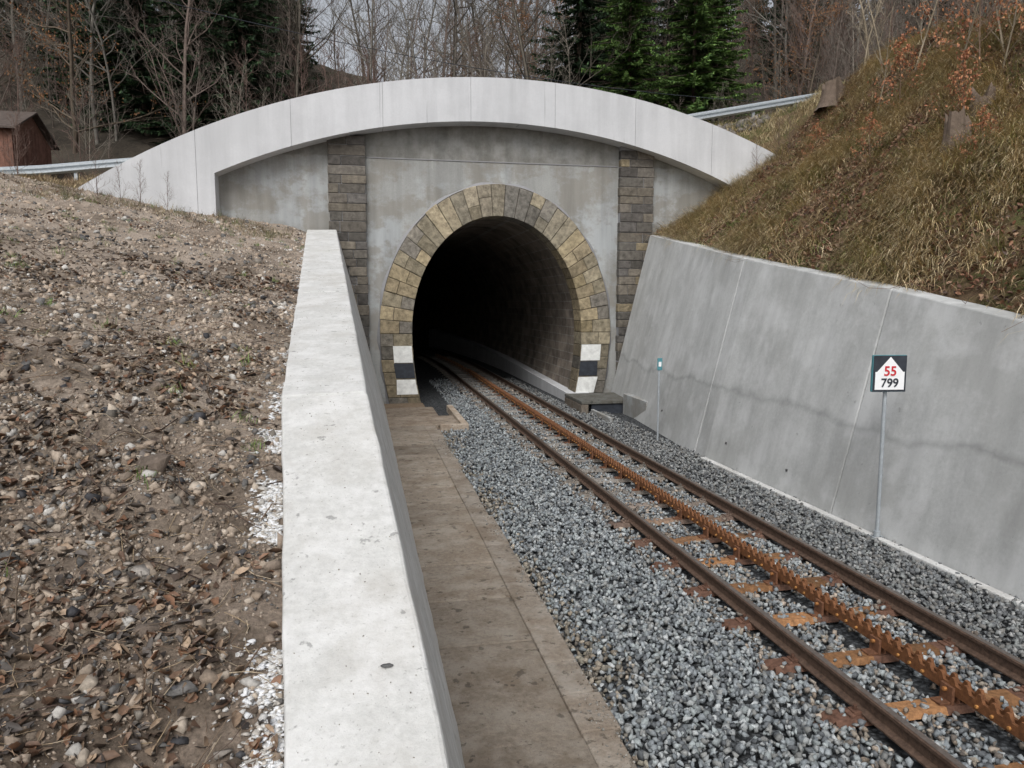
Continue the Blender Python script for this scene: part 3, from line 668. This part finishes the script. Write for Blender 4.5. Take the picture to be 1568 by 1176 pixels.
def conifer(name,seed,h=15,rad=3.3,cols=None,dens=1.0,gap=(.34,.5)):
    R=random.Random(seed); segs=[[0,0,-.5,0,0,h,.17,.015]]; P=[];D=[];L=[];Br=[]
    z=.6
    while z<h-.15:
        f=1-z/h; rr=rad*(f**.85)*R.uniform(.85,1.1)+.15; nb=R.randint(5,7); a0=R.uniform(0,6.28)
        for b in range(nb):
            a=a0+b*6.283/nb+R.uniform(-.3,.3); l=rr*R.uniform(.6,1.2); d=np.array([math.cos(a),math.sin(a),0]); sag=R.uniform(.15,.38)
            e=np.array([d[0]*l,d[1]*l,z-l*sag+.1*l]); segs.append([0,0,z,*e,.02,.005])
            k=int(l*13*dens)+3; side=np.array([-d[1],d[0],0]); bb=R.uniform(.7,1.25)
            for i in range(k):
                u=(i+R.random())/k; base=np.array([0,0,z])*(1-u)+e*u; base[2]-=math.sin(u*3.14)*l*.08
                w=(1-u)*.30*l+.12
                for s in(-1,1):
                    dr=d*R.uniform(.5,1.0)+side*s*R.uniform(.3,.8)+np.array([0,0,R.uniform(-.35,.02)])
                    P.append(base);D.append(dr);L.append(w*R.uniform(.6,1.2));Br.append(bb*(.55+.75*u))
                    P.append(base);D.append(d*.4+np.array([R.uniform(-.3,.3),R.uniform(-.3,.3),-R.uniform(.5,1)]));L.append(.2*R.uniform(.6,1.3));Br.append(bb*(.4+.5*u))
        z+=R.uniform(*gap)
    P=np.array(P);D=np.array(D);D/=np.linalg.norm(D,axis=1,keepdims=True);L=np.array(L)[:,None]; n=len(P)
    up=rng.normal(0,1,(n,3))*np.array([.35,.35,1]); W_=np.cross(D,up);W_/=np.linalg.norm(W_,axis=1,keepdims=True)+1e-6; wd=.03+.05*L
    V=np.stack([P-W_*wd*.3,P+D*L*.55-W_*wd,P+D*L,P+D*L*.55+W_*wd],1).reshape(-1,3)
    F=np.arange(n*4).reshape(n,4)
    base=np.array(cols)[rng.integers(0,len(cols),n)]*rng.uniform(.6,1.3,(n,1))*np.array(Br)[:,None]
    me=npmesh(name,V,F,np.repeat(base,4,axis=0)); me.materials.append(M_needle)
    TV,TF=tubes(segs,5); tm=npmesh(name+'_trunk',TV,TF,np.full((len(TV),3),(.09,.07,.055))); tm.materials.append(M_bark)
    return me,tm
def place(parts,x,y,s,rz,parent,name,dz=0):
    z=float(H(x,y))+dz; ro=(random.uniform(-.04,.04),random.uniform(-.04,.04),rz); sz=s*random.uniform(.9,1.1)
    for k,me in enumerate(parts):
        if me is None: continue
        o=bpy.data.objects.new(name+('' if k==0 else '_part'),me); o.location=(x,y,z); o.rotation_euler=ro; o.scale=(s,s,sz); link(o,parent)
T=[treemesh('bare_tree_mesh',1,(.15,.135,.115),h=13,nb=24,sub=7,twig=5,tr_=.008),
   treemesh('bare_tree_mesh',2,(.22,.205,.18),h=14,nb=26,sub=6,twig=6,up=.8,tr_=.008),
   treemesh('bare_tree_mesh',3,(.12,.105,.085),h=11,nb=22,sub=7,twig=5,start=.1,spread=.38,tr_=.008),
   treemesh('bare_tree_mesh',4,(.18,.14,.12),h=12,nb=26,sub=6,twig=6,start=.12,up=1.0,tr_=.008)]
TB=[treemesh('beech_mesh',5,(.15,.12,.09),[(.26,.12,.055),(.32,.155,.065),(.20,.10,.045)],1700,h=9,nb=24,sub=6,twig=5,start=.08,spread=.4)]
SH=[treemesh('shrub_mesh',10+i,[(.17,.14,.12),(.18,.125,.105),(.24,.215,.18)][i],h=4.8,r=.03,nb=18,sub=4,twig=4,start=.05,spread=.38,up=1.4) for i in range(3)]
GC=[(.034,.066,.030),(.052,.098,.040),(.024,.046,.024)]
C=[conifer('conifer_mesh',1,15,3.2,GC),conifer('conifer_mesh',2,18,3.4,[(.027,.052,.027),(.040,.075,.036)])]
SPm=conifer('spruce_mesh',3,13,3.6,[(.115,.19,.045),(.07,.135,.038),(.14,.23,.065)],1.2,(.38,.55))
forest=empty('forest')
def wedge_pt(y0,y1):
    while True:
        y=y0+(y1-y0)*random.random(); x=random.uniform(-.46*y-2,1.08*y+2)
        u=x/y
        if .28<u<.56 and y<40: continue
        if u<-.36 and y<39: continue
        if -.30<u<-.12 and y<42 and random.random()<.6: continue
        return x,y
for i in range(185):
    x,y=wedge_pt(34,80); place(random.choice(T),x,y,random.uniform(.7,1.25),random.uniform(0,6.28),forest,'bare_tree')
for i in range(22):
    x,y=wedge_pt(34,60); place(TB[0],x,y,random.uniform(.7,1.2),random.uniform(0,6.28),forest,'beech')
for i in range(320):
    x,y=wedge_pt(32.8,50); place(random.choice(SH),x,y,random.uniform(.6,1.5),random.uniform(0,6.28),forest,'shrub')
for i in range(26):
    x=random.uniform(9,19); y=random.uniform(32.8,34.5); place(random.choice(SH),x,y,random.uniform(.35,.6),random.uniform(0,6.28),forest,'shrub')
for i in range(30):
    y=random.uniform(46,85); x=random.uniform(-.46*y-2,-.10*y); place(random.choice(C),x,y,random.uniform(.8,1.15),random.uniform(0,6.28),forest,'conifer')
for i in range(18):
    y=random.uniform(46,85); x=random.uniform(.24*y,1.05*y); place(random.choice(C),x,y,random.uniform(.7,1.0),random.uniform(0,6.28),forest,'conifer')
for x,y,s in((12.0,41,1.1),(15.5,43,1.1),(19.5,44,1.0),(-6,43,1.0),(-8,41,1.0),(-10.5,42,1.05),(-12.5,44,1.1),(-4,50,.9),(-15,48,1.1)):
    place(C[0],x,y,s,random.uniform(0,6),forest,'conifer')
def single(parts,x,y,s,name,dz=0):
    e=empty(name,(x,y,float(H(x,y))+dz)); rz=random.uniform(0,6)
    for me,nm in zip(parts,('crown','trunk')):
        if me is None: continue
        o=bpy.data.objects.new(nm,me); link(o,e); o.rotation_euler=(0,0,rz); o.scale=(s,s,s)
single(SPm,16.4,35.5,.95,'spruce_tree'); single(SPm,13.6,37.0,.85,'spruce_tree'); single(SPm,18.6,37.5,.8,'spruce_tree')
SB=treemesh('beech_sapling_mesh',21,(.20,.14,.10),[(.40,.16,.08),(.48,.23,.11),(.31,.13,.07)],420,h=3.2,r=.03,nb=14,sub=4,twig=4,start=.1,spread=.4,up=1.0)
SB2=treemesh('sapling_mesh',22,(.32,.27,.20),h=4.5,r=.04,nb=10,sub=4,twig=3,start=.1,spread=.25,up=1.6)
for x,y,s in((11.0,12.2,.5),(12.6,13.6,.8),(13.0,12.3,.75),(14.0,16.5,.75),(12.2,15.4,.6),(13.3,11.5,.8),(11.9,10.9,.6),(12.4,11.6,.6),(13.6,14.6,.8),(10.6,14.2,.35),(9.6,10.2,.3),(11.6,17.6,.35)): single(SB,x,y,s,'beech_sapling')
for x,y,s in((14.2,18.6,.9),(13.6,16.8,.8),(14.8,20.4,1.0),(12.9,14.6,.8),(15.5,21,1.1),(13.2,13.6,.8),(12.5,13.0,.7),(12.9,17.2,.6)): single(SB2,x,y,s,'bare_sapling')
for i in range(40):
    x=random.uniform(16,30);y=random.uniform(16,26)
    if x>.98*y*1.1+2: continue
    place(random.choice(SH),x,y,random.uniform(.5,.9),random.uniform(0,6),forest,'shrub')
for x,y,s in((-5.3,20.2,.25),(-4.7,20.3,.22),(-6.2,20.0,.28),(-5.8,20.4,.22),(12.2,20.4,.3),(12.6,20.6,.3),(11.6,20.6,.25),(-8.5,21.5,.4),(-9.6,22,.5),(-10.8,21.6,.45),(-9.9,20.6,.35),(-8.9,22.5,.4),(-11.5,23,.6),(-10.5,23.5,.6)):
    single((SH[1][0],None),x,y,s,'dry_shrub')
# ------------------------------------------------------------ small timber shed at the far left, beyond the road
shed=empty('wooden_shed'); x0,x1,y0,y1=-19.0,-13.25,33.2,37.0; zb=float(zr(-14))-.3; zt=9.7
mb=MB(); x=x0
while x<x1-.02:
    w_=.16; c=np.array((.22,.115,.085))*random.uniform(.7,1.15); mb.box(x,min(x+w_-.008,x1),y0,y0+.04,zb,zt,tuple(c)); x+=w_
y=y0+.045
while y<y1-.02:
    c=np.array((.20,.105,.08))*random.uniform(.7,1.15); mb.box(x1-.04,x1,y,min(y+.152,y1),zb,zt+.35*(1-abs((y-y0)/(y1-y0)*2-1)),tuple(c)); y+=.16
mb.box(x0,x1-.05,y0+.05,y1,zb,zt-.02,(.12,.06,.05)); mb.make('plank_walls',M_bark,shed)
mb=MB(); ym=(y0+y1)/2
for ya,yb in((y0-.3,ym),(y1+.3,ym)):
    mb.poly([(x0-.2,ya,zt-.05),(x1+.25,ya,zt-.05),(x1+.25,yb,zt+1.0),(x0-.2,yb,zt+1.0),(x0-.2,ya,zt+.02),(x1+.25,ya,zt+.02),(x1+.25,yb,zt+1.07),(x0-.2,yb,zt+1.07)],[(0,1,2,3),(4,5,6,7),(0,1,5,4),(1,2,6,5),(0,3,7,4)],(.10,.08,.07))
mb.poly([(x1-.02,y0,zt),(x1-.02,y1,zt),(x1-.02,ym,zt+1.0)],[(0,1,2)],(.19,.10,.075)); mb.make('roof',M_bark,shed)
mb=MB(); mb.box(-15.6,-14.8,y0-.02,y0-.004,zb+1.4,zb+2.2,(.05,.05,.06)); mb.box(-15.66,-14.74,y0-.035,y0-.021,zb+2.2,zb+2.28,(.3,.28,.25)); mb.make('window',M_bark,shed)
# ------------------------------------------------------------ stumps
def stump(x,y,r,h):
    mb=MB(); n=26; rings=7; P=[]
    R=random.Random(int(x*10)); ph=[R.uniform(0,6) for _ in range(3)]
    for k in range(rings):
        f=k/(rings-1)
        for i in range(n):
            a=2*math.pi*i/n; rr=r*(1+.5*(1-f)**3+.12*math.sin(3*a+ph[0])+.09*math.sin(7*a+ph[1])+.05*math.sin(13*a))*(1-.12*f)
            zz=h*f*(1+ (.18*math.sin(2*a+ph[2])+.12*math.sin(5*a+ph[0])+R.uniform(-.14,.14) if k==rings-1 else 0))-.15
            P.append((rr*math.cos(a),rr*math.sin(a),zz))
    P.append((0,0,h*.6)); Fc=[(k*n+i,k*n+(i+1)%n,(k+1)*n+(i+1)%n,(k+1)*n+i) for k in range(rings-1) for i in range(n)]
    Fc+=[((rings-1)*n+i,(rings-1)*n+(i+1)%n,rings*n) for i in range(n)]
    col=[(.16,.12,.09),(.10,.08,.06)]
    mb.poly(P,Fc,(.15,.115,.09)); o=mb.make('tree_stump',M_bark); o.location=(x,y,float(H(x,y)))
stump(14.4,21.2,.36,.75);stump(10.15,11.4,.21,.75);stump(11.2,12.0,.2,.6)
# ------------------------------------------------------------ guardrail
gr=empty('guardrail'); mb=MB()
wp=[(0,-.155),(-.035,-.13),(-.075,-.10),(-.075,-.05),(-.01,-.02),(-.01,.02),(-.075,.05),(-.075,.10),(-.035,.13),(0,.155)]
for xa,xb in((-30,-5.5),(9,40)):
    xs=np.arange(xa,xb,1.0);P=[];n=len(wp)
    for x in xs: P+=[(x,27.0+dy,float(zr(x))+.62+dz) for dy,dz in wp]
    mb.poly(P,[(i*n+j,i*n+j+1,(i+1)*n+j+1,(i+1)*n+j) for i in range(len(xs)-1) for j in range(n-1)])
    for x in np.arange(xa+1,xb,2.5): mb.box(x-.05,x+.05,27.03,27.12,float(zr(x))-.5,float(zr(x))+.72)
o=mb.make('rail_and_posts',M_galv,gr); o.modifiers.new('s','SOLIDIFY').thickness=.006
# ------------------------------------------------------------ signs
M_red=plain('red_paint',(.55,.03,.04),.5,0,.05); M_signw=plain('sign_white',(.84,.85,.86),.4,0,.03); M_teal=plain('sign_side',(.10,.28,.32),.5,.2,.1)
sg=empty('gradient_sign',(6.35,8.0,0)); sg.rotation_euler=(0,0,math.radians(-8))
mb=MB(); mb.cyl((0,0,-.05),(0,0,2.3),.024,.024,14); mb.cyl((0,0,-.05),(0,0,.10),.045,.04,14); mb.box(-.07,.07,-.05,.05,-.05,.03); mb.make('post',M_galv,sg,smooth=False)
mb=MB(); mb.box(-.215,.215,-.075,-.03,1.88,2.335); mb.make('board_body',M_teal,sg,bevel=.01)
mb=MB(); mb.box(-.21,.21,-.081,-.0755,1.885,2.33); mb.make('board_black',M_black,sg,bevel=.002)
mb=MB(); mb.poly([(-.185,-.086,1.91),(.185,-.086,1.91),(.185,-.086,2.13),(.165,-.086,2.13),(0,-.086,2.315),(-.165,-.086,2.13),(-.185,-.086,2.13)],[(0,1,2,3,4,5,6)]); mb.make('white_field',M_signw,sg)
def text(s,size,z,mat,nm):
    c=bpy.data.curves.new(nm,'FONT'); c.body=s; c.size=size; c.align_x='CENTER'; c.offset=.003; o=bpy.data.objects.new(nm,c); c.materials.append(mat); link(o,sg)
    o.location=(0,-.092,z); o.rotation_euler=(math.pi/2,0,0)
text('55',.165,2.085,M_red,'number_red'); text('799',.15,1.945,M_black,'number_black')
mb=MB(); mb.box(-.03,.03,-.03,.03,2.02,2.06); mb.box(-.03,.03,-.03,.03,2.18,2.22); mb.make('brackets',M_galv,sg)
sg=empty('marker_post',(6.22,14.8,0)); mb=MB(); mb.cyl((0,0,-.05),(0,0,1.72),.022,.022,12); mb.make('post',M_galv,sg)
mb=MB(); mb.box(-.055,.055,-.04,-.024,1.52,1.78);mb.make('plate',M_teal,sg,bevel=.004)
mb=MB(); mb.box(-.03,.03,-.045,-.041,1.60,1.70);mb.make('plate_face',M_signw,sg)
cu=bpy.data.curves.new('c','CURVE');cu.dimensions='3D';cu.bevel_depth=.012;sp=cu.splines.new('POLY');sp.points.add(20)
for i in range(21):
    t=i/20; sp.points[i].co=(-24+44*t,30+2*t,18-6*t-5*(4*t*(1-t))*.35,1)
cu.materials.append(M_black); link(bpy.data.objects.new('overhead_cable',cu))
# ------------------------------------------------------------ light, world, camera
w=bpy.data.worlds.new('World');scene.world=w;w.use_nodes=True;nt=w.node_tree
bg=nt.nodes['Background'];sky=nt.nodes.new('ShaderNodeTexSky');sky.sky_type='NISHITA';sky.sun_disc=False
sky.sun_elevation=math.radians(48);sky.sun_rotation=math.radians(200);sky.air_density=1.0;sky.dust_density=4.0
hsv=nt.nodes.new('ShaderNodeHueSaturation');hsv.inputs['Saturation'].default_value=.25
nt.links.new(sky.outputs[0],hsv.inputs['Color']);nt.links.new(hsv.outputs[0],bg.inputs[0]);bg.inputs[1].default_value=.15
sd=bpy.data.lights.new('sun','SUN');sd.energy=1.45;sd.angle=math.radians(35);sd.color=(1,.985,.96)
so=bpy.data.objects.new('sun',sd);link(so);so.rotation_euler=(math.radians(42),0,math.radians(-20))
cd=bpy.data.cameras.new('camera');cd.lens=26;cd.sensor_width=36;cd.clip_end=2000;cd.clip_start=.05
co=bpy.data.objects.new('camera',cd);link(co);co.location=(0,0,3.0)
pitch=math.atan(128/(26/36*1568));co.rotation_euler=(math.pi/2-pitch,0,math.radians(-11.5));scene.camera=co
scene.view_settings.view_transform='Standard';scene.view_settings.look='None';scene.view_settings.exposure=0
